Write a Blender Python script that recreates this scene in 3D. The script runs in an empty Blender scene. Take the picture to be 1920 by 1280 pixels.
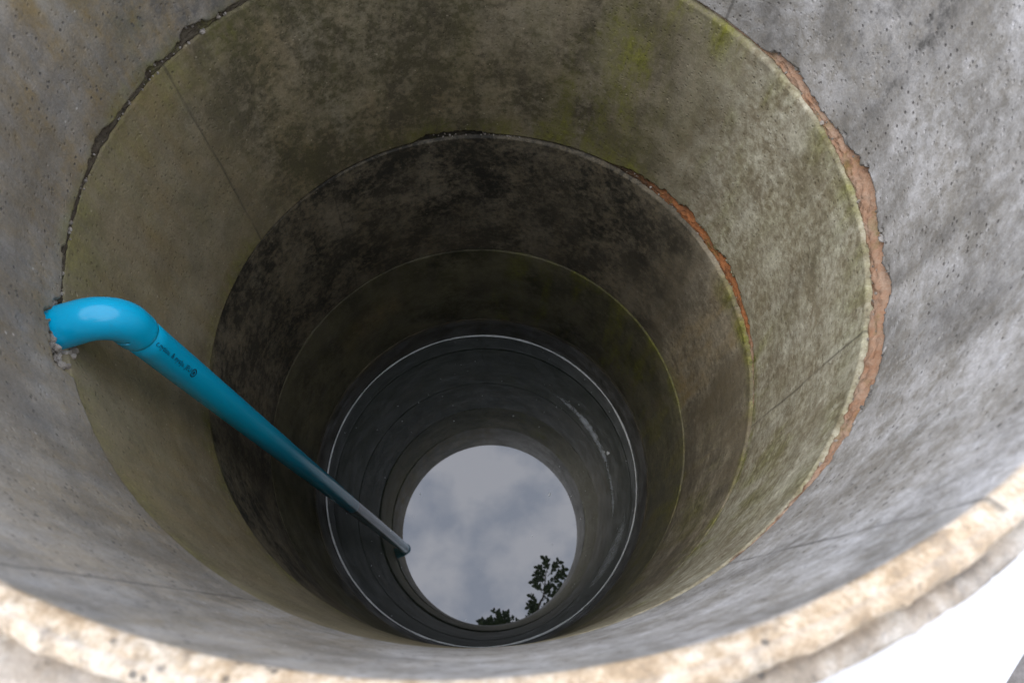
import bpy, bmesh, math, random
import numpy as np
from mathutils import Vector, Matrix

S=0.5                      # well radius in metres
ZC=0.35+0.6554*S           # camera height
random.seed(4)
scn=bpy.context.scene
D0,D1,D2,D3,D4,DW=0.6554,1.4741,2.3403,3.2148,4.0741,4.3355
# ring centres at the top and bottom edge of each ring (the stack leans a little)
CT={'A':(-.1128,.946),'B':(-.123,.941),'C':(-.109,.906),'D':(-.1325,.859),'E':(-.1290,.833)}
CB={'A':(-.1128,.946),'B':(-.0995,.9164),'C':(-.1308,.8619),'D':(-.1282,.833),'E':(-.1334,.838)}
def Z(d): return ZC-S*d
def C(k): return (CB[k][0]*S,CB[k][1]*S)

# ---------------------------------------------------------------- node helpers
class NT:
    def __init__(s,name):
        s.m=bpy.data.materials.new(name); s.m.use_nodes=True
        s.t=s.m.node_tree; s.b=s.t.nodes['Principled BSDF']; s.out=s.t.nodes['Material Output']
        s.tc=s.t.nodes.new('ShaderNodeTexCoord')
    def n(s,ty,**k):
        x=s.t.nodes.new(ty)
        for a,v in k.items(): setattr(x,a,v)
        return x
    def l(s,a,b): s.t.links.new(a,b)
    def scale(s,sc):
        m=s.n('ShaderNodeMapping'); m.inputs['Scale'].default_value=sc; s.l(s.tc.outputs['Object'],m.inputs[0]); return m.outputs[0]
    def noise(s,scale,detail=4,rough=.6,sc=(1,1,1),dist=0):
        x=s.n('ShaderNodeTexNoise'); x.inputs['Scale'].default_value=scale; x.inputs['Detail'].default_value=detail
        x.inputs['Roughness'].default_value=rough; x.inputs['Distortion'].default_value=dist
        s.l(s.scale(sc),x.inputs['Vector']); return x.outputs['Fac']
    def voro(s,scale,sc=(1,1,1)):
        x=s.n('ShaderNodeTexVoronoi'); x.inputs['Scale'].default_value=scale; s.l(s.scale(sc),x.inputs['Vector']); return x.outputs['Distance']
    def rng(s,v,a,b,c=0.,d=1.):
        x=s.n('ShaderNodeMapRange'); x.clamp=True; s.set(x.inputs[0],v)
        for i,q in zip((1,2,3,4),(a,b,c,d)): x.inputs[i].default_value=q
        return x.outputs[0]
    def set(s,inp,v):
        if isinstance(v,bpy.types.NodeSocket): s.l(v,inp)
        else: inp.default_value=v
    def math(s,op,a,b=0.,clamp=False):
        x=s.n('ShaderNodeMath',operation=op); x.use_clamp=clamp; s.set(x.inputs[0],a); s.set(x.inputs[1],b); return x.outputs[0]
    def mix(s,f,a,b,mode='MIX'):
        x=s.n('ShaderNodeMix',data_type='RGBA',blend_type=mode)
        s.set(x.inputs[0],f)
        for i,v in ((6,a),(7,b)):
            if isinstance(v,tuple): v=(*v[:3],1)
            s.set(x.inputs[i],v)
        return x.outputs[2]
    def attr(s,name):
        a=s.n('ShaderNodeAttribute'); a.attribute_name=name
        p=s.n('ShaderNodeSeparateColor'); s.l(a.outputs['Color'],p.inputs[0]); return p.outputs
    def bump(s,h,strength=.5,dist=.002,prev=None):
        b=s.n('ShaderNodeBump'); b.inputs['Strength'].default_value=strength; b.inputs['Distance'].default_value=dist
        s.l(h,b.inputs['Height'])
        if prev: s.l(prev,b.inputs['Normal'])
        return b.outputs[0]

def concrete(name,c1,c2,bloom_lit,dark,bloom_lit_amt=.6,pit=.5,rough=.85,spec=.35,mottle=.55):
    s=NT(name)
    big=s.noise(3.,4,.6); med=s.noise(13,6,.72); fine=s.noise(75,4,.72); grain=s.noise(330,2,.7)
    streak=s.noise(20,4,.65,(1,1,.12))
    col=s.mix(s.rng(big,.36,.64),c1,c2)
    A=s.attr('M'); Bm=s.attr('M2')
    blot=s.math('ADD',s.math('MULTIPLY',med,.6),s.math('MULTIPLY',fine,.4))
    bl=s.math('MULTIPLY',s.rng(blot,.42,.60),s.math('MULTIPLY',Bm[1],bloom_lit_amt))
    col=s.mix(bl,col,bloom_lit)
    dn=s.noise(8,7,.75)
    col=s.mix(s.math('MULTIPLY',s.rng(dn,.48,.64),mottle),col,tuple(x*.48 for x in c1))
    col=s.mix(s.math('MULTIPLY',s.rng(streak,.5,.7),.30),col,tuple(x*.6 for x in c2))
    rm=s.math('MULTIPLY',A[2],s.rng(s.math('ADD',s.math('MULTIPLY',streak,.5),s.math('MULTIPLY',med,.5)),.38,.58),True)
    col=s.mix(rm,col,(.31,.235,.12))
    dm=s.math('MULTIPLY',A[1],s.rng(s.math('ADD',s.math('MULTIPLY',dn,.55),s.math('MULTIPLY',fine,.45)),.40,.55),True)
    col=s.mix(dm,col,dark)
    mn=s.math('MULTIPLY',s.rng(s.noise(15,6,.75,(1,1,.28)),.38,.62),A[0],True)
    mc=s.mix(s.rng(fine,.35,.65),(.12,.12,.016),(.25,.25,.045))
    col=s.mix(mn,col,mc)
    tn=s.math('MULTIPLY',Bm[0],s.rng(blot,.40,.52,.55,1.),True)
    tc=s.mix(s.rng(blot,.43,.56),(.50,.34,.18),(.62,.54,.43))
    tc=s.mix(s.rng(s.noise(11,5,.75),.54,.64,0,.85),tc,(.15,.115,.08))
    col=s.mix(tn,col,tc)
    pv=s.voro(105); gate=s.noise(20,3,.6)
    pits=s.math('MULTIPLY',s.rng(pv,.13,.25,1,0),s.rng(gate,.50,.58),True)
    col=s.mix(s.math('MULTIPLY',pits,pit),col,tuple(x*.25 for x in c1))
    wv=s.voro(62,(1.1,.9,1)); ws=s.math('MULTIPLY',s.rng(wv,.07,.13,1,0),s.rng(gate,.48,.40),True)
    col=s.mix(s.math('MULTIPLY',ws,.5),col,tuple(min(.75,x*1.7) for x in c1))
    gm=s.mix(grain,(.4,.4,.4),(1.55,1.55,1.55))
    col=s.mix(.5,col,gm,'MULTIPLY')
    gm2=s.mix(s.rng(fine,.25,.75),(.66,.66,.66),(1.35,1.35,1.35))
    col=s.mix(.65,col,gm2,'MULTIPLY')
    col=s.mix(s.math('MULTIPLY',Bm[2],.75),col,tuple(x*.22 for x in c1))
    s.l(col,s.b.inputs['Base Color'])
    s.set(s.b.inputs['Roughness'],s.rng(med,.3,.7,rough-.18,rough+.08)); s.b.inputs['Specular IOR Level'].default_value=spec
    h=s.math('SUBTRACT',s.math('ADD',s.math('MULTIPLY',fine,.8),s.math('MULTIPLY',grain,.2)),s.math('MULTIPLY',s.rng(pv,.1,.25,1,0),.5))
    s.l(s.bump(h,.6,.0028),s.b.inputs['Normal'])
    return s.m

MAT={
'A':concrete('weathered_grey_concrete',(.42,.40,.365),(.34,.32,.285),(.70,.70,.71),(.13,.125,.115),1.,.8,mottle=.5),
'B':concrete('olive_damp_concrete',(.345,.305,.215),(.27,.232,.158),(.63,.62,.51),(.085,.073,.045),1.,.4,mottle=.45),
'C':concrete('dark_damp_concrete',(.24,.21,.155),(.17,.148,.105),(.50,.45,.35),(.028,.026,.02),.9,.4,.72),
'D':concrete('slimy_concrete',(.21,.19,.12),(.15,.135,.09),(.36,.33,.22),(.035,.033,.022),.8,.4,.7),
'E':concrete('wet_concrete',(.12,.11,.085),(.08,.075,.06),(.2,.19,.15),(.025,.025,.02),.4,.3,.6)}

def mortar_mat():
    s=NT('rough_mortar')
    A=s.attr('M')
    n1=s.noise(40,5,.7); n2=s.noise(150,4,.75)
    grey=s.mix(s.rng(n1,.35,.65),(.20,.17,.12),(.36,.32,.25))
    brn=s.mix(s.rng(n1,.35,.65),(.36,.22,.14),(.54,.40,.30))
    col=s.mix(A[0],grey,brn)
    org=s.mix(s.rng(n1,.42,.66),(.45,.17,.06),(.20,.085,.035))
    col=s.mix(A[2],col,org)
    dkc=s.mix(s.rng(n1,.4,.6),(.02,.018,.012),(.06,.05,.03))
    col=s.mix(A[1],col,dkc)
    col=s.mix(s.math('MULTIPLY',s.rng(s.noise(25,5,.7),.56,.68),.5),col,(.17,.17,.04))
    s.l(col,s.b.inputs['Base Color']); s.b.inputs['Roughness'].default_value=.9
    s.l(s.bump(n2,.8,.003),s.b.inputs['Normal'])
    return s.m
MORT=mortar_mat()

# ---------------------------------------------------------------- numpy noise
def lattice(u,v,nu,sv,seed):
    r=np.random.RandomState(seed); v=v*sv; v=v-v.min()
    nv=int(v.max())+3; g=r.rand(nv,nu)*2-1
    x=(u%1.0)*nu; xi=np.floor(x).astype(int); xf=x-xi; yi=np.floor(v).astype(int); yf=v-yi
    xf=xf*xf*(3-2*xf); yf=yf*yf*(3-2*yf)
    a=g[yi,xi%nu]; b=g[yi,(xi+1)%nu]; c=g[yi+1,xi%nu]; d=g[yi+1,(xi+1)%nu]
    return (a*(1-xf)+b*xf)*(1-yf)+(c*(1-xf)+d*xf)*yf
def fbm(u,v,nu,sv,seed,o=4,g=.55):
    t=0;a=1;s=0
    for i in range(o):
        t=t+a*lattice(u,v,nu*2**i,sv*2**i,seed+i*17); s+=a; a*=g
    return t/s
def sstep(x,a,b):
    t=np.clip((x-a)/(b-a),0,1); return t*t*(3-2*t)
def bumpang(ph,c,w,soft=8):
    d=np.abs((ph-c+180)%360-180); return 1-sstep(d,w,w+soft)
def gz(x,c,w): return np.exp(-((x-c)/w)**2)

def chip(j,ph):
    u=ph/360; z0=u*0
    n=fbm(u,z0,40,1,100+j*7,5,.65); n2=fbm(u,z0,11,1,330+j*7,3)
    big=np.clip(n,0,1)
    if j==1:
        h=.0015+.005*big+bumpang(ph,358,34,8)*(.006+.016*np.clip(n+.2,0,1)+.024*np.clip(n2+.2,0,1))+bumpang(ph,356,14,14)*.007*(1+n)+bumpang(ph,168,30,10)*(.004+.020*np.clip(n+.05,0,1))+bumpang(ph,32,3,3)*(.012+.01*n)
        h=np.maximum(h,bumpang(ph,203.5,5.0,1.4)*(.036+.026*n))
    elif j==2:
        h=.0012+.003*big+bumpang(ph,40,15,8)*(.016+.024*np.clip(n+.3,0,1))+bumpang(ph,14,10,6)*(.008+.014*np.clip(n+.1,0,1))+bumpang(ph,102,6,5)*(.012+.012*n)
    elif j==3: h=.001+.004*big
    else: h=.001+.003*big+bumpang(ph,60,70,20)*.003
    return np.maximum(h,.0008)
JD={1:D1,2:D2,3:D3,4:D4}

NS=1440
def build_ring(k,dt,db,jt,jb,parent):
    zt=Z(dt)-(.002 if jt else 0); zb=Z(db)+(.002 if jb else 0)
    H=zt-zb
    rows=np.array(list(np.arange(0,.03,.0025))+list(np.arange(.03,H-.06,.008))+list(np.arange(H-.06,H-.0006,.0022))+[H])
    ro=(1.065 if k=='A' else 1.17)*S
    ph=np.arange(NS)*360/NS; u=ph/360
    P,T=np.meshgrid(ph,rows); U=P/360
    d=dt+T/S
    r=S+.0016*fbm(U,T,4,2,11+ord(k),3)+.0008*fbm(U,T,30,25,31+ord(k),3)+.0004*fbm(U*0+.1,T,3,60,51+ord(k),2)
    z=zt-T
    below=H-T
    if jb:
        h=chip(jb,P); dep=.004+.9*h*.6
        edge=fbm(U,T,260,220,77+ord(k),3,.6)
        t=sstep(h*(1+.40*edge)-below,-.0012,.0035)
        r=r+dep*t*(1+.25*edge)
        r=r+.0012*sstep(.003-below,0,.003)
    if jt:
        hh=.0015+.004*np.clip(fbm(U,T*0,50,1,900+ord(k),4,.65),0,1)
        t2=sstep(hh-T,-.001,.003); r=r+t2*.003
    else:
        hh=.004+.016*np.clip(fbm(U,T*0,36,1,950,4,.65),0,1)
        r=r+.007*np.clip(1-T/hh,0,1)**2
    fr=(T/H) if jb else np.clip(T/.12,0,1)
    cxa=(CT[k][0]+(CB[k][0]-CT[k][0])*fr)*S; cya=(CT[k][1]+(CB[k][1]-CT[k][1])*fr)*S
    z=z+0*r
    rr=r[-1]
    cap=[(rr*0+ro,z[-1],cxa[-1],cya[-1])]
    if jt:
        cap.append((rr*0+ro,z[0],cxa[0],cya[0]))
    else:
        n1=fbm(u,u*0,90,1,8,5,.65); n2=fbm(u,u*0,120,1,18,5,.65); n3=fbm(u,u*0,70,1,28,5,.65)
        wide=bumpang(ph,236,22,26)*.040*S+.005*fbm(u,u*0,14,1,38,4)
        for rad,dz,am in ((1.065,-.050,.0),(1.065,-.022,.001),(1.060,-.0125,.002),(1.050,-.011,.002),(1.041,-.0118,.002),(1.0375,-.0125,.001),(1.036,-.006,.0026),(1.033,-.001,.0022),(1.028,.0015,.002),(1.022,.002,.002),(1.0165,.0015,.002)):
            nn=(n1,n2,n3)[int(rad*1000)%3]
            cap.append((rr*0+rad*S+nn*am+(wide if rad>1.055 else (wide*.5 if rad>1.045 else 0)),zt+dz+nn*am*1.3,cxa[0],cya[0]))
    allr=np.vstack([r]+[c[0][None] for c in cap]); allz=np.vstack([z]+[c[1][None] for c in cap])
    acx=np.vstack([cxa]+[c[2][None] for c in cap]); acy=np.vstack([cya]+[c[3][None] for c in cap])
    nr=allr.shape[0]
    a=np.radians(ph)[None]
    co=np.stack([acx+allr*np.cos(a),acy+allr*np.sin(a),allz],-1).reshape(-1,3)
    idx=np.arange(nr*NS).reshape(nr,NS)
    nx=np.roll(idx,-1,1); dn=np.roll(idx,-1,0); dnx=np.roll(nx,-1,0)
    f=np.stack([idx,nx,dnx,dn],-1).reshape(-1,4)[:, ::-1]
    me=bpy.data.meshes.new('ring_'+k)
    me.vertices.add(len(co)); me.vertices.foreach_set('co',co.ravel().astype(np.float32))
    me.loops.add(f.size); me.loops.foreach_set('vertex_index',f.ravel().astype(np.int32))
    me.polygons.add(len(f)); me.polygons.foreach_set('loop_start',np.arange(0,f.size,4,dtype=np.int32))
    me.polygons.foreach_set('loop_total',np.full(len(f),4,dtype=np.int32))
    me.update(calc_edges=True); me.shade_smooth()
    moss=r*0; dark=r*0; rust=r*0; tan=r*0; bloom_lit=r*0; seam=r*0  # pale mask mixes efflorescence with side light painted into the right wall
    w=fbm(U,T,24,6,500+ord(k),4,.6)
    w2=fbm(U,T,70,4,600+ord(k),3,.6)
    def seamline(c,c2=None):
        c2=c if c2 is None else c2
        cc=c+(c2-c)*(T/H)+.25*fbm(U*0+.3,T,3,14,int(c),3)
        dd=np.abs((P-cc+180)%360-180)
        return np.clip(1.35-dd/.22,0,1)*np.clip(.75+.6*lattice(U*0+.2,T,3,30,int(c)+3),0,1)
    if k=='A':
        bloom_lit=.12+.88*bumpang(P,340,66,50)
        rust=1.*bumpang(P,150,38,35)*(.5+.5*sstep(d+.15*w,.9,1.45))+.45*bumpang(P,215,40,30)+.15
        rust=rust+.5*sstep(.02-below,0,.02)*bumpang(P,170,50,20)
        tan=sstep(.010-T+.006*w,0,.006)
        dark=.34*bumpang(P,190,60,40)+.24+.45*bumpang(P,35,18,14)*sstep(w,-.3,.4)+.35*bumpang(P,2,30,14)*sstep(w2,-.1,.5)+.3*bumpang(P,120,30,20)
        moss=.55*bumpang(P,160,22,15)*sstep(.035-below+.02*w,0,.03)+.25*bumpang(P,135,20,15)*sstep(w,-.1,.4)
        seam=np.maximum(seamline(247,249.5),np.maximum(seamline(47),seamline(306)))
    if k=='B':
        bloom_lit=bumpang(P,350,38,36)
        top=sstep(.10+.05*w-T,0,.09)
        bot=sstep(.07+.05*w-below,0,.06)
        moss=.65*bumpang(P,66,3,12)*sstep(T+.05*w,.02,.2)*(.75+w)+.6*bumpang(P,80,22,25)*bot+.72*bumpang(P,10,40,16)*top*(.5+.8*w2)
        moss=moss+.40*bumpang(P,45,10,14)*sstep(w+w2,-.1,.6)+.55*bumpang(P,335,34,16)*sstep(w2,.0,.5)*sstep(T,.05,.3)+.55*bumpang(P,205,40,20)*bot+.4*bumpang(P,190,45,20)*top*.7
        moss=moss+.9*bumpang(P,350,38,12)*sstep(.026-below+.02*w,0,.02)+.11
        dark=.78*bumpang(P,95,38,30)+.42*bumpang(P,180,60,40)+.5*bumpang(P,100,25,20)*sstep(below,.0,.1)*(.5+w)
        rust=.6*bumpang(P,160,60,30)*(.6+w)+.25
        seam=np.maximum(seamline(154,155.5),seamline(346,347))
    if k=='C':
        bloom_lit=bumpang(P,345,38,26)*sstep(w+w2,-.7,.2)  # right side painted lighter, as the low sunlight would make it
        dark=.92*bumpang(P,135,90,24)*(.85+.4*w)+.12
        bot=sstep(.05+.04*w-below,0,.05); top=sstep(.05+.05*w-T,0,.05)
        moss=.95*bumpang(P,352,24,12)*top+.95*bumpang(P,218,30,10)*sstep(.03+.03*w-T,0,.03)+.5*bumpang(P,320,30,20)*sstep(w2,-.1,.4)+.35*bumpang(P,350,30,15)*bot
        rust=.8*bumpang(P,5,14,12)*sstep(w2+w,-.1,.5)+.25
        seam=np.maximum(seamline(133,134.5),seamline(99,100.5))
    if k=='D':
        top=sstep(.03+.05*w-T,0,.05)
        moss=.8*bumpang(P,45,32,14)*top+.5*bumpang(P,10,70,25)*sstep(w2,-.1,.4)+.12+.4*bumpang(P,140,25,15)*top*w2
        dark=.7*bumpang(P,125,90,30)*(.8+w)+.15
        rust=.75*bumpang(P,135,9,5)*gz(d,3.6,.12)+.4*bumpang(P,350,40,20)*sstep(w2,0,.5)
        bloom_lit=.7*bumpang(P,345,34,20)
    if k=='E':
        dark=.6+0*r; moss=.08+0*r; rust=.35*sstep(.03-T,0,.02); bloom_lit=r*0
    def full(m,pads):
        m=np.clip(m,0,1)
        if not hasattr(pads,'__len__'): pads=[pads]*len(cap)
        return np.vstack([m]+[np.full((1,NS),p_) for p_ in pads]).ravel()
    one=np.ones(nr*NS)
    tpad=[0,.6,.7,.5,.4,.4,.7,.8,.9,1,.9,.7] if k=='A' else 0
    for nm,(x,y,q,pads) in {'M':(moss,dark,rust,(0,([0,.2,.2,.2,.3,.8,1,.6,.2,0,0,0] if k=='A' else 0),0)),'M2':(tan,bloom_lit,seam,(tpad,.6 if k=='A' else .2,0))}.items():
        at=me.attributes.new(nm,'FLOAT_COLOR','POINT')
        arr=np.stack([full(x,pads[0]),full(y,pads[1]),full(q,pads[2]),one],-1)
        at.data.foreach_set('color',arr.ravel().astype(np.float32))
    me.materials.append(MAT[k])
    ob=bpy.data.objects.new('concrete_ring_'+k.lower(),me); scn.collection.objects.link(ob); ob.parent=parent
    return ob

def grid_mesh(name,co,rows,cols,wrap=True,attrs=None,mat=None,flip=False):
    idx=np.arange(rows*cols).reshape(rows,cols)
    if wrap: a=idx; b=np.roll(idx,-1,1)
    else: a=idx[:,:-1]; b=idx[:,1:]
    f=np.stack([a[:-1],b[:-1],b[1:],a[1:]],-1).reshape(-1,4)
    if flip: f=f[:,::-1]
    me=bpy.data.meshes.new(name)
    me.from_pydata([tuple(x) for x in co.reshape(-1,3)],[],f.tolist()); me.shade_smooth()
    if attrs:
        for nm,arr in attrs.items():
            at=me.attributes.new(nm,'FLOAT_COLOR','POINT'); at.data.foreach_set('color',arr.reshape(-1).astype(np.float32))
    if mat: me.materials.append(mat)
    ob=bpy.data.objects.new(name,me); scn.collection.objects.link(ob)
    return ob

def build_mortar(j,k,parent):
    n=1800; ph=np.arange(n)*360/n; u=ph/360
    h=chip(j,ph); zj=Z(JD[j]); cx,cy=C(k)
    rows=[]; m=16
    n1=fbm(u,u*0,220,1,40+j,5,.7)
    for i in range(m):
        t=i/(m-1)
        zz=zj-.0035+t*(.0065+h*.95)
        nz=lattice(u,u*0+i*.8+.01*np.arange(n)/n,400,1.,60+j+i*3)
        nz2=lattice(u,u*0+.01*np.arange(n)/n,150,1.,61+j)
        prof=.0035+.004*abs(2*t-1)**2+ (t**1.5)*(.003+.45*h)
        amp=.0010+.05*h
        if j==1:
            prof=prof-.0050*bumpang(ph,350,40,8)*(1-t*.3)
            prof=prof+.018*bumpang(ph,203.5,4.2,1.5)
        if j==2: prof=prof-.004*bumpang(ph,25,30,8)
        rr=S+prof+amp*nz+.0014*n1+.001*nz2
        if i in (0,m-1): rr=rr+.012
        rows.append(np.stack([cx+rr*np.cos(np.radians(ph)),cy+rr*np.sin(np.radians(ph)),zz+.0006*nz],-1))
    co=np.stack(rows)
    brown=bumpang(ph,352,46,12) if j==1 else u*0+.2
    if j==2: brown=bumpang(ph,20,45,12)*.8
    org={1:.15+.25*np.clip(n1+.2,0,1),2:bumpang(ph,36,26,8)*.95,3:.15+0*u,4:bumpang(ph,60,90,20)*.7}[j]
    dark={1:bumpang(ph,165,60,20)*.85,2:bumpang(ph,120,60,20)*.9+bumpang(ph,102,8,4)*.3,3:.35+0*u,4:.3+0*u}[j]
    A=np.stack([brown,np.clip(dark,0,1),np.clip(org,0,1),u*0+1],-1)
    A=np.broadcast_to(A[None],(m,n,4)).copy()
    ob=grid_mesh('mortar_joint_%d'%j,co,m,n,True,{'M':A},MORT); ob.parent=parent

well=bpy.data.objects.new('concrete_well',None); scn.collection.objects.link(well)
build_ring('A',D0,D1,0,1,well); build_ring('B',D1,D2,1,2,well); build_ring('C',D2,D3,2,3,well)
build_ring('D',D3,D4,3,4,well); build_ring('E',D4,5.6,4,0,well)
for j,k in ((1,'A'),(2,'B'),(3,'C'),(4,'D')): build_mortar(j,k,well)

# ---------------------------------------------------------------- generic tube
def tube(name,path,rad,seg=32,mat=None,caps=True,parent=None):
    pts=[Vector(p) for p in path]; n=len(pts)
    if not hasattr(rad,'__len__'): rad=[rad]*n
    vs=[];fs=[]
    up=None
    for i,p in enumerate(pts):
        t=(pts[min(i+1,n-1)]-pts[max(i-1,0)]).normalized()
        if up is None:
            up=Vector((0,0,1)) if abs(t.z)<.9 else Vector((0,1,0))
        a=(up-t*up.dot(t)).normalized(); b=t.cross(a); up=a
        for s in range(seg):
            q=2*math.pi*s/seg; vs.append(p+a*math.cos(q)*rad[i]+b*math.sin(q)*rad[i])
    for i in range(n-1):
        for s in range(seg):
            s2=(s+1)%seg; fs.append((i*seg+s,i*seg+s2,(i+1)*seg+s2,(i+1)*seg+s))
    if caps: fs.append(tuple(range(seg))[::-1]); fs.append(tuple((n-1)*seg+s for s in range(seg)))
    me=bpy.data.meshes.new(name); me.from_pydata([tuple(v) for v in vs],[],fs); me.shade_smooth()
    if mat: me.materials.append(mat)
    ob=bpy.data.objects.new(name,me); scn.collection.objects.link(ob)
    if parent: ob.parent=parent
    return ob

# ---------------------------------------------------------------- pipe
def pvc():
    s=NT('blue_pvc')
    n=s.noise(6,4,.65); n2=s.noise(60,4,.7,(1,1,.2)); n3=s.noise(14,4,.7,(1,1,.25))
    col=s.mix(s.rng(n,.35,.65),(.002,.52,.84),(.002,.47,.78))
    z=s.n('ShaderNodeSeparateXYZ'); s.l(s.tc.outputs['Object'],z.inputs[0])
    low_dark=s.math('MULTIPLY',s.rng(z.outputs[2],Z(4.2),Z(2.4),.75,0),s.rng(n3,.3,.7,.45,1))  # blue gets darker towards the bottom, broken up by noise
    col=s.mix(low_dark,col,(.012,.15,.22))
    col=s.mix(s.math('MULTIPLY',s.rng(n2,.58,.74),.2),col,(.06,.2,.26))
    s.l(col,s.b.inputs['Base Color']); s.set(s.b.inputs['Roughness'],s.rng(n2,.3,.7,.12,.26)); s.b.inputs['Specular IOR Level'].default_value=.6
    s.l(s.bump(n2,.05,.001),s.b.inputs['Normal'])
    return s.m
PVC=pvc()
pipe=bpy.data.objects.new('blue_water_pipe',None); scn.collection.objects.link(pipe)
px,py=-.94*S,.615*S
dirw=Vector((math.cos(math.radians(203)),math.sin(math.radians(203)),0))
rb=.072*S; dtop=1.462
zt=Z(dtop)
base=Vector((px,py,0))
path=[]; rads=[]
rp,rf=.0475*S,.0515*S
for i in range(6): path.append(base+Vector((0,0,zt-rb-.026+i*.0052)));
arc0=Vector((px,py,zt-rb))
for i in range(0,17):
    q=math.pi/2*i/16
    path.append(arc0+dirw*(rb*(1-math.cos(q)))+Vector((0,0,rb*math.sin(q))))
e=path[-1]
for i in range(1,9): path.append(e+dirw*(.012*i))
nn=len(path); rads=[rf]*nn
rads[0]=rf-.0010
tube('elbow',path,rads,48,PVC,True,pipe)
tube('down_pipe',[base+Vector((0,0,zt-rb-.005-i*.05)) for i in range(0,36)],rp,48,PVC,True,pipe)
INK=NT('black_ink'); INK.b.inputs['Base Color'].default_value=(.004,.012,.04,1); INK.b.inputs['Roughness'].default_value=.4
def wrap_text(body,size,d_start,az0,name,squash=1.):
    cu=bpy.data.curves.new(name,'FONT'); cu.body=body; cu.size=size; cu.resolution_u=3; cu.offset=0
    o=bpy.data.objects.new(name,cu); scn.collection.objects.link(o)
    bpy.context.view_layer.update()
    dg=bpy.context.evaluated_depsgraph_get(); me=bpy.data.meshes.new_from_object(o.evaluated_get(dg))
    bpy.data.objects.remove(o)
    xs=[v.co.x for v in me.vertices]
    for v in me.vertices:
        x,y=v.co.x,v.co.y
        a=az0+(y-size*.3)/rp
        v.co=Vector((px+(rp+.0006)*math.cos(a),py+(rp+.0006)*math.sin(a),Z(d_start)-x*squash))
    me.materials.append(INK.m)
    ob=bpy.data.objects.new(name,me); scn.collection.objects.link(ob); ob.parent=pipe
    return max(xs)*squash
AZ=math.radians(-22)
L=wrap_text('c.nytiuu. & nysiJu. JEU',.0098,1.60,AZ,'printed_lettering',1.2)
me=bpy.data.meshes.new('printed_mark'); bm=bmesh.new()
zm=Z(1.60)-L-.010
def ringmark(cz,ca,ro,ri,n=28):
    o=[];i_=[]
    for s in range(n):
        q=2*math.pi*s/n
        for lst,r in ((o,ro),(i_,ri)):
            a=ca+r*math.cos(q)/rp; z=cz+r*1.15*math.sin(q)
            lst.append(bm.verts.new((px+(rp+.0006)*math.cos(a),py+(rp+.0006)*math.sin(a),z)))
    for s in range(n): bm.faces.new((o[s],o[(s+1)%n],i_[(s+1)%n],i_[s]))
ringmark(zm,AZ,.0062,.0046); ringmark(zm,AZ,.0024,.0008)
bm.to_mesh(me); bm.free(); me.materials.append(INK.m)
o=bpy.data.objects.new('printed_mark',me); scn.collection.objects.link(o); o.parent=pipe

RUB=NT('broken_mortar')
c=RUB.mix(RUB.rng(RUB.noise(60,5,.7),.35,.65),(.19,.16,.125),(.42,.385,.34)); RUB.l(c,RUB.b.inputs['Base Color']); RUB.b.inputs['Roughness'].default_value=.95
RUB.l(RUB.bump(RUB.noise(200,4,.7),.8,.003),RUB.b.inputs['Normal'])
rs=random.Random(3)
def lump(bm,pos,sz,i,sub=2):
    r=bmesh.ops.create_icosphere(bm,subdivisions=sub,radius=sz,matrix=Matrix.Translation(pos)@Matrix.Rotation(rs.uniform(0,6),4,(rs.random(),rs.random(),rs.random()+.1)))
    for v in r['verts']:
        dlt=v.co-pos; v.co=pos+dlt*(1+.35*math.sin(dlt.x*900+i)*math.cos(dlt.z*800+i*2))
bm=bmesh.new()
cA=Vector((C('A')[0],C('A')[1],0))
tan_=Vector((-dirw.y,dirw.x,0))
o2=Vector((px,py,0))-cA; bq=o2.dot(dirw); cq=o2.dot(o2)-S*S; tw=-bq+math.sqrt(bq*bq-cq)
hc=Vector((px,py,zt))+dirw*tw
for i in range(170):
    q=rs.uniform(0,2*math.pi); side=abs(math.cos(q))
    rr=rf+rs.uniform(.002,.006+.020*side**3)
    pos=hc+tan_*math.cos(q)*rr+Vector((0,0,math.sin(q)*rr*.8-.004))+dirw*rs.uniform(.006,.018)
    lump(bm,pos,rs.uniform(.002,.0060),i)
me=bpy.data.meshes.new('mortar_rubble'); bm.to_mesh(me); bm.free(); me.materials.append(RUB.m)
o=bpy.data.objects.new('mortar_around_pipe',me); scn.collection.objects.link(o); o.parent=well
# crumbs lodged on the joint ledges
bm=bmesh.new()
for j,k,n_,a0,a1 in ((1,'A',230,318,396),(1,'A',50,140,200),(2,'B',110,5,58),(2,'B',30,85,115)):
    for i in range(n_):
        a=rs.uniform(a0,a1); hh=float(chip(j,np.array([a%360.]))[0]); a=math.radians(a)
        t=rs.random()**1.6; cx,cy=C(k)
        r_=S+rs.uniform(.0005,.004)+t*.5*hh; sz=rs.uniform(.0008,.0026)*(1.5 if rs.random()<.1 else 1)
        lump(bm,Vector((cx+r_*math.cos(a),cy+r_*math.sin(a),Z(JD[j])+t*hh)),sz,i,1)
me=bpy.data.meshes.new('joint_crumbs'); bm.to_mesh(me); bm.free(); me.materials.append(RUB.m)
o=bpy.data.objects.new('joint_crumbs',me); scn.collection.objects.link(o); o.parent=well

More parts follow.
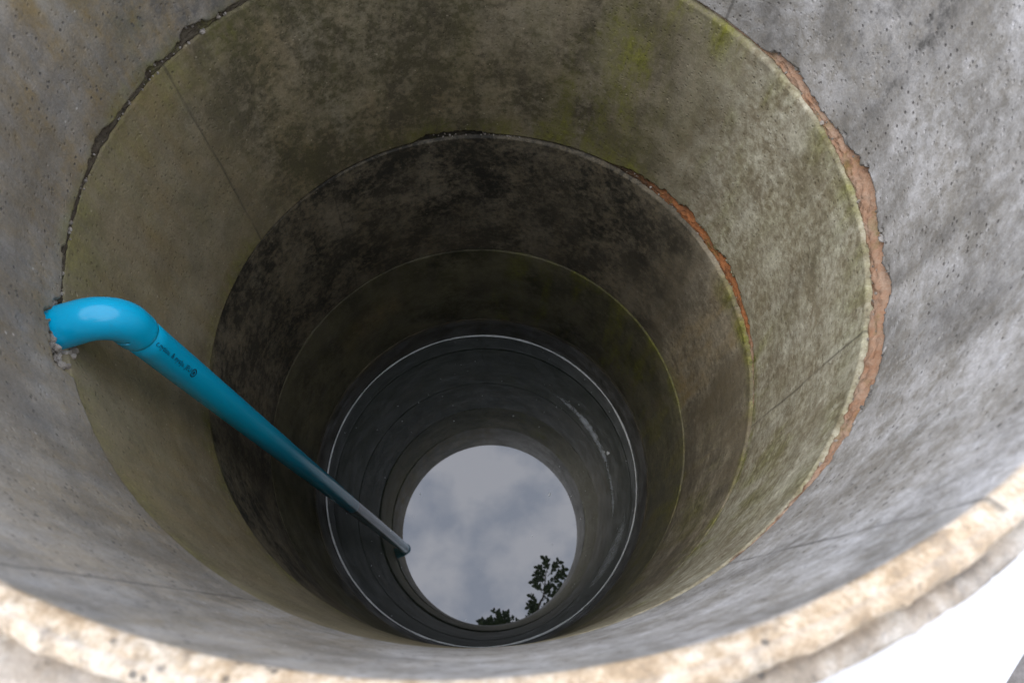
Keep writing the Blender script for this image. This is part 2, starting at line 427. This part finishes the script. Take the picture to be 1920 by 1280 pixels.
# ---------------------------------------------------------------- water
WM=NT('still_dark_water')
WM.b.inputs['Base Color'].default_value=(.032,.040,.033,1); WM.b.inputs['Roughness'].default_value=.01
WM.b.inputs['IOR'].default_value=2.25
WM.l(WM.bump(WM.noise(5,1,.4),.03,.003),WM.b.inputs['Normal'])
ex,ey=C('E')
n=256; rr=np.array([0.02,.25,.5,.75,.9,.97,1.008])*S; ph=np.linspace(0,2*np.pi,n,endpoint=False)
co=np.stack([np.stack([ex+r_*np.cos(ph),ey+r_*np.sin(ph),Z(DW)+0*ph],-1) for r_ in rr])
w=grid_mesh('water',co,len(rr),n,True,None,WM.m)
bm=bmesh.new(); bm.from_mesh(w.data); bm.verts.ensure_lookup_table(); bm.faces.new([bm.verts[i] for i in range(n)]); bmesh.ops.recalc_face_normals(bm,faces=bm.faces)
if sum(f.normal.z for f in bm.faces)<0: bmesh.ops.reverse_faces(bm,faces=bm.faces)
bm.to_mesh(w.data); bm.free(); w.data.shade_smooth()
SC=NT('pale_scum')
c=SC.mix(SC.rng(SC.noise(30,5,.7),.4,.6),(.86,.88,.86),(.66,.69,.66)); SC.l(c,SC.b.inputs['Base Color']); SC.b.inputs['Roughness'].default_value=.2; SC.b.inputs['Specular IOR Level'].default_value=1.
n=1200; ph=np.arange(n)*360/n; u=ph/360
th=.0015+.0018*np.clip(.4+fbm(u,u*0,30,1,71,4,.6),0.02,1.2)
rc=S*.989+.0007*fbm(u,u*0,20,1,72,4)
rows=[]
for i in range(9):
    q=math.pi*i/8
    rows.append(np.stack([ex+(rc+th*np.cos(q))*np.cos(np.radians(ph)),ey+(rc+th*np.cos(q))*np.sin(np.radians(ph)),Z(DW)+.0001+.45*th*math.sin(q)],-1))
sc=grid_mesh('edge_scum',np.stack(rows),9,n,True,None,SC.m); sc.parent=w
bm=bmesh.new()
def blobflat(x,y,r,z=.0008,st=1.,ang=0):
    vs=[]; k=12
    for s in range(k):
        q=2*math.pi*s/k; rr_=r*(1+.3*rs.uniform(-1,1)); a,b=rr_*st*math.cos(q),rr_*math.sin(q)
        vs.append(bm.verts.new((x+a*math.cos(ang)-b*math.sin(ang),y+a*math.sin(ang)+b*math.cos(ang),Z(DW)+z)))
    bm.faces.new(vs)
for X,Y,r in ((.04,1.26,.0022),(.67,1.05,.005),(.645,1.055,.004),(.30,.76,.004),(-.52,.71,.0025),(.2,.5,.0015),(.5,.62,.0015),(-.35,1.2,.0015)):
    blobflat(X*S,Y*S,r)
for i in range(70):
    a=rs.uniform(0,2*math.pi); q=S*rs.uniform(.2,.97)**.5; blobflat(ex+q*math.cos(a),ey+q*math.sin(a),rs.uniform(.0004,.0011))
me=bpy.data.meshes.new('floating_specks'); bm.to_mesh(me); bm.free(); me.materials.append(SC.m)
o=bpy.data.objects.new('floating_specks',me); scn.collection.objects.link(o); o.parent=w
FM=NT('painted_streak')
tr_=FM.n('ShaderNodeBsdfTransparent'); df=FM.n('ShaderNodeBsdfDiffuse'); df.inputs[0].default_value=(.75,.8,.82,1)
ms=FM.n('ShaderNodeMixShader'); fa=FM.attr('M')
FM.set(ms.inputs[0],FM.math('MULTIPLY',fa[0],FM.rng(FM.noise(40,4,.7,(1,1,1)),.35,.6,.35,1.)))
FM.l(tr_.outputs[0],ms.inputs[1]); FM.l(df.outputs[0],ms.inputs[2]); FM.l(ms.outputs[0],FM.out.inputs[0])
def streak_arc(a0,a1,r0,r1,wid,alpha,nm,seed):
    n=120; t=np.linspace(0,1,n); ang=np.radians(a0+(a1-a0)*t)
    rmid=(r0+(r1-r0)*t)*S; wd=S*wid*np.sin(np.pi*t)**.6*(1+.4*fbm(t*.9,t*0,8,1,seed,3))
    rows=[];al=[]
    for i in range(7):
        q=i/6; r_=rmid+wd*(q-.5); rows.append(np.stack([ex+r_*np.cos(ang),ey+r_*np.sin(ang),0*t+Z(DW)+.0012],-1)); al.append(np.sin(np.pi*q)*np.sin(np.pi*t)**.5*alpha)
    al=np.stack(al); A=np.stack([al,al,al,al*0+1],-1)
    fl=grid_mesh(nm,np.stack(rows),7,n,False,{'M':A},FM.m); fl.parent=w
streak_arc(52,6,.735,.815,.042,.75,'painted_streak',5)  # pale crescent painted on the water to imitate the mirrored bright wall
streak_arc(12,-14,.80,.86,.022,.5,'painted_streak_2',9)
streak_arc(350,318,.93,.93,.05,.3,'painted_streak_3',15)

# ---------------------------------------------------------------- ground
ax,ay=C('A')
GR=NT('packed_soil_and_cement')
c=GR.mix(GR.rng(GR.noise(3,5,.7),.35,.65),(.17,.16,.17),(.26,.24,.22)); c=GR.mix(GR.rng(GR.noise(40,5,.7),.4,.65),c,(.12,.11,.10))
c=GR.mix(GR.math('MULTIPLY',GR.rng(GR.noise(.25,5,.6),.5,.62),.8),c,(.07,.10,.03))
GR.l(c,GR.b.inputs['Base Color']); GR.b.inputs['Roughness'].default_value=.95
GR.l(GR.bump(GR.noise(60,5,.75),.6,.01),GR.b.inputs['Normal'])
n=128; ph=np.linspace(0,2*np.pi,n,endpoint=False); rr=[.534,.6,.8,1.2,2,4,9,25,80,250]
co=np.stack([np.stack([ax+r_*np.cos(ph),ay+r_*np.sin(ph),0*ph],-1) for r_ in rr]); g=grid_mesh('ground',co,len(rr),n,True,None,GR.m,False)
AP=NT('white_cement')
c=AP.mix(AP.rng(AP.noise(12,5,.7),.35,.7),(.84,.84,.84),(.70,.70,.71)); AP.l(c,AP.b.inputs['Base Color']); AP.b.inputs['Roughness'].default_value=.8
AP.l(AP.bump(AP.noise(80,4,.7),.3,.003),AP.b.inputs['Normal'])
pr=[(.5345,.004),(.5345,.035),(.703,.030),(.713,.022),(.717,.004)]
n=360; ph=np.linspace(0,2*np.pi,n,endpoint=False); u=ph/2/np.pi; ed=fbm(u,u*0,20,1,3,5,.6)
co=np.stack([np.stack([ax+(r_+(.005*ed if r_>.6 else 0))*np.cos(ph),ay+(r_+(.005*ed if r_>.6 else 0))*np.sin(ph),z_+0*ph],-1) for r_,z_ in pr])
o=grid_mesh('white_cement_apron',co,len(pr),n,True,None,AP.m,False)
for ob in (g,o):
    bm=bmesh.new(); bm.from_mesh(ob.data)
    if sum(f.normal.z for f in bm.faces)<0: bmesh.ops.reverse_faces(bm,faces=bm.faces)
    bm.to_mesh(ob.data); bm.free(); 

# ---------------------------------------------------------------- tree
tree=bpy.data.objects.new('broadleaf_tree',None); scn.collection.objects.link(tree)
BK=NT('bark'); c=BK.mix(BK.rng(BK.noise(12,5,.7,(1,1,.3)),.35,.65),(.10,.075,.05),(.20,.16,.12)); BK.l(c,BK.b.inputs['Base Color']); BK.b.inputs['Roughness'].default_value=.95
BK.l(BK.bump(BK.noise(25,5,.7,(1,1,.2)),.9,.02),BK.b.inputs['Normal'])
LF=NT('leaf'); at=LF.attr('M'); c=LF.mix(at[0],(.035,.07,.015),(.08,.13,.03)); LF.l(c,LF.b.inputs['Base Color']); LF.b.inputs['Roughness'].default_value=.5
rt=random.Random(12)
def jpath(pts,n=10,j=.03):
    pts=[Vector(p) for p in pts]; out=[]
    for i in range(n+1):
        t=i/n*(len(pts)-1); k=min(int(t),len(pts)-2); f=t-k
        p0=pts[max(k-1,0)];p1=pts[k];p2=pts[k+1];p3=pts[min(k+2,len(pts)-1)]
        p=.5*((2*p1)+(p2-p0)*f+(2*p0-5*p1+4*p2-p3)*f*f+(3*p1-p0-3*p2+p3)*f**3)
        if 0<i<n: p=p+Vector((rt.uniform(-j,j),rt.uniform(-j,j),rt.uniform(-j,j)))
        out.append(p)
    return out
def limb(name,pts,r0,r1,n=12,j=.03,seg=12):
    p=jpath(pts,n,j); tube(name,p,[r0+(r1-r0)*i/n for i in range(n+1)],seg,BK.m,True,tree); return p
T0=Vector((1.75,-2.5,0))
tr=limb('trunk',[T0,(1.70,-2.45,1.3),(1.62,-2.35,2.6),(1.6,-2.3,4.2),(1.65,-2.35,5.6)],.15,.04,16,.02,20)
lv=[];lfc=[];lc=[]
def leaf(p,d,size,shade,wf=.24):
    d=d.normalized(); s=d.cross(Vector((rt.uniform(-.6,.6),rt.uniform(-.6,.6),1))).normalized(); nrm=s.cross(d)
    b=len(lv); w=size*wf
    for t,wd,h in ((0,0,0),(.25,.8,.02),(.55,1,.03),(.82,.6,0),(1,0,-.06)):
        if wd==0: lv.append(p+d*size*t+nrm*h*size)
        else:
            lv.append(p+d*size*t+s*w*wd+nrm*h*size); lv.append(p+d*size*t-s*w*wd+nrm*h*size)
    for f in ((0,1,2),(1,3,4,2),(3,5,6,4),(5,7,6)):
        lfc.append(tuple(b+i for i in f))
    lc.extend([shade]*8)
def sprig(p0,p1,nl,size,spread=1.,wf=.24):
    for i in range(nl):
        t=(i+.5)/nl; p=p0.lerp(p1,t); ax_=(p1-p0).normalized()
        q=i*2.4+rt.uniform(-.4,.4); a=ax_.orthogonal().normalized(); b=ax_.cross(a)
        d=ax_*rt.uniform(.3,.9)+(a*math.cos(q)+b*math.sin(q))*spread
        leaf(p,d,size*rt.uniform(.7,1.15),rt.random(),wf)
for k in range(9):
    q=k*2.4; h=2.5+k*.35; st=tr[min(15,int(h/5.6*16))]
    end=st+Vector((math.cos(q)*1.25+.2,math.sin(q)*1.2-.25,rt.uniform(.4,.9)))
    if end.y>-.9: end.y=-1.0
    p=limb('limb_%d'%(k+1),[st,(st+end)/2+Vector((0,0,.12)),end],.05,.012,8,.03,8)
    for m in range(16):
        a=p[rt.randint(3,8)]; dv=Vector((rt.gauss(0,1),rt.gauss(0,1),rt.gauss(.2,.8))).normalized()*rt.uniform(.25,.6)
        bpt=a+dv
        if bpt.y>-.55: continue
        sprig(a,bpt,16,.11)
        for _ in range(2):
            c2=bpt+Vector((rt.gauss(0,.16),rt.gauss(0,.16),rt.gauss(0,.14))); sprig(bpt,c2,9,.11)
br=limb('overhanging_branch',[tr[11],(1.15,-1.2,4.25),(.72,-.35,4.5),(.50,.06,4.62),(.55,.32,4.7),(.60,.62,4.78)],.035,.004,22,.012,8)
tw=[((.50,.10,4.63),(.40,.30,4.68)),((.52,.20,4.66),(.37,.18,4.66)),((.53,.24,4.66),(.72,.38,4.75)),((.55,.32,4.70),(.42,.46,4.76)),
    ((.56,.40,4.72),(.80,.56,4.80)),((.58,.48,4.75),(.48,.62,4.8)),((.60,.56,4.77),(.56,.73,4.8)),((.60,.52,4.76),(.74,.70,4.82)),((.70,.38,4.74),(.84,.46,4.8)),((.52,.18,4.65),(.66,.22,4.7)),((.54,.30,4.7),(.62,.42,4.7)),((.50,.08,4.63),(.42,.14,4.66)),
    ((.56,.42,4.73),(.44,.54,4.76)),((.66,.48,4.76),(.80,.62,4.8))]
for i,(a,b) in enumerate(tw):
    a=Vector(a);b=Vector(b); limb('twig_%d'%(i+1),[a,(a+b)/2,b],.0045,.002,4,.004,6); sprig(a.lerp(b,.2),b,14,.072,1.,.31)
b2=limb('stand_in_branch',[br[9],(.5,-.4,4.5),(.22,-.2,4.6),(.06,-.05,4.64)],.015,.004,10,.01,8)  # branch added to hold the stand-in clump
for i in range(130):  # leaf clump in place of the photographer's dark mirrored silhouette
    q=rt.uniform(0,6.28); rr_=rt.random()**.5
    c0=Vector((.04+.21*rr_*math.cos(q),-.085+.18*rr_*math.sin(q),4.66+rt.uniform(-.06,.06))); sprig(c0,c0+Vector((rt.uniform(-.05,.05),rt.uniform(-.05,.05),.03)),5,.052,1.,.3)
sprig(Vector((.24,-.1,4.6)),Vector((.30,.03,4.62)),9,.055,1.,.3)
sprig(Vector((.38,-.05,4.6)),Vector((.39,.10,4.62)),12,.055,1.,.3)
me=bpy.data.meshes.new('leaves'); me.from_pydata([tuple(v) for v in lv],[],lfc)
at=me.attributes.new('M','FLOAT_COLOR','POINT'); at.data.foreach_set('color',np.array([(s,0,0,1) for s in lc],dtype=np.float32).ravel())
me.materials.append(LF.m); o=bpy.data.objects.new('foliage',me); scn.collection.objects.link(o); o.parent=tree

# ---------------------------------------------------------------- sky and sun
w=bpy.data.worlds.new('World'); scn.world=w; w.use_nodes=True; nt=w.node_tree; bg=nt.nodes['Background']
sky=nt.nodes.new('ShaderNodeTexSky'); sky.sky_type='NISHITA'; sky.sun_disc=False
el,az=math.radians(56),math.radians(178)
sky.sun_elevation=el; sky.sun_rotation=math.pi/2-az
tc=nt.nodes.new('ShaderNodeTexCoord')
def wn(scale,det,ro):
    n=nt.nodes.new('ShaderNodeTexNoise'); n.inputs['Scale'].default_value=scale; n.inputs['Detail'].default_value=det; n.inputs['Roughness'].default_value=ro; nt.links.new(tc.outputs['Generated'],n.inputs['Vector']); return n
n1=wn(12,5,.55); rp_=nt.nodes.new('ShaderNodeValToRGB'); nt.links.new(n1.outputs['Fac'],rp_.inputs[0])
k=22.
rp_.color_ramp.elements[0].position=.36; rp_.color_ramp.elements[0].color=(.66*k,.73*k,.90*k,1)
rp_.color_ramp.elements[1].position=.60; rp_.color_ramp.elements[1].color=(1.0*k,1.03*k,1.15*k,1)
mx=nt.nodes.new('ShaderNodeMix'); mx.data_type='RGBA'; mx.inputs[0].default_value=.9
nt.links.new(sky.outputs[0],mx.inputs[6]); nt.links.new(rp_.outputs[0],mx.inputs[7]); nt.links.new(mx.outputs[2],bg.inputs[0]); bg.inputs[1].default_value=.1
sl=bpy.data.lights.new('sun','SUN'); sl.energy=1.5; sl.angle=math.radians(36); sl.color=(1,.93,.83)
so=bpy.data.objects.new('sun',sl); scn.collection.objects.link(so)
dv=Vector((math.cos(el)*math.cos(az),math.cos(el)*math.sin(az),math.sin(el))); so.rotation_euler=dv.to_track_quat('Z','Y').to_euler(); so.location=dv*20

# ---------------------------------------------------------------- camera
cd=bpy.data.cameras.new('camera'); cam=bpy.data.objects.new('camera',cd); scn.collection.objects.link(cam)
cd.sensor_width=36; cd.lens=1265.74/1920*36; cd.clip_start=.01; cd.clip_end=1000
th,rho=.3924,.0633
cam.matrix_world=Matrix.Translation((0,0,ZC))@Matrix.Rotation(th,4,'X')@Matrix.Rotation(rho,4,'Z')
cd.dof.use_dof=True; cd.dof.focus_distance=1.15; cd.dof.aperture_fstop=8
scn.camera=cam
scn.view_settings.view_transform='Standard'; scn.view_settings.look='None'; scn.view_settings.exposure=0
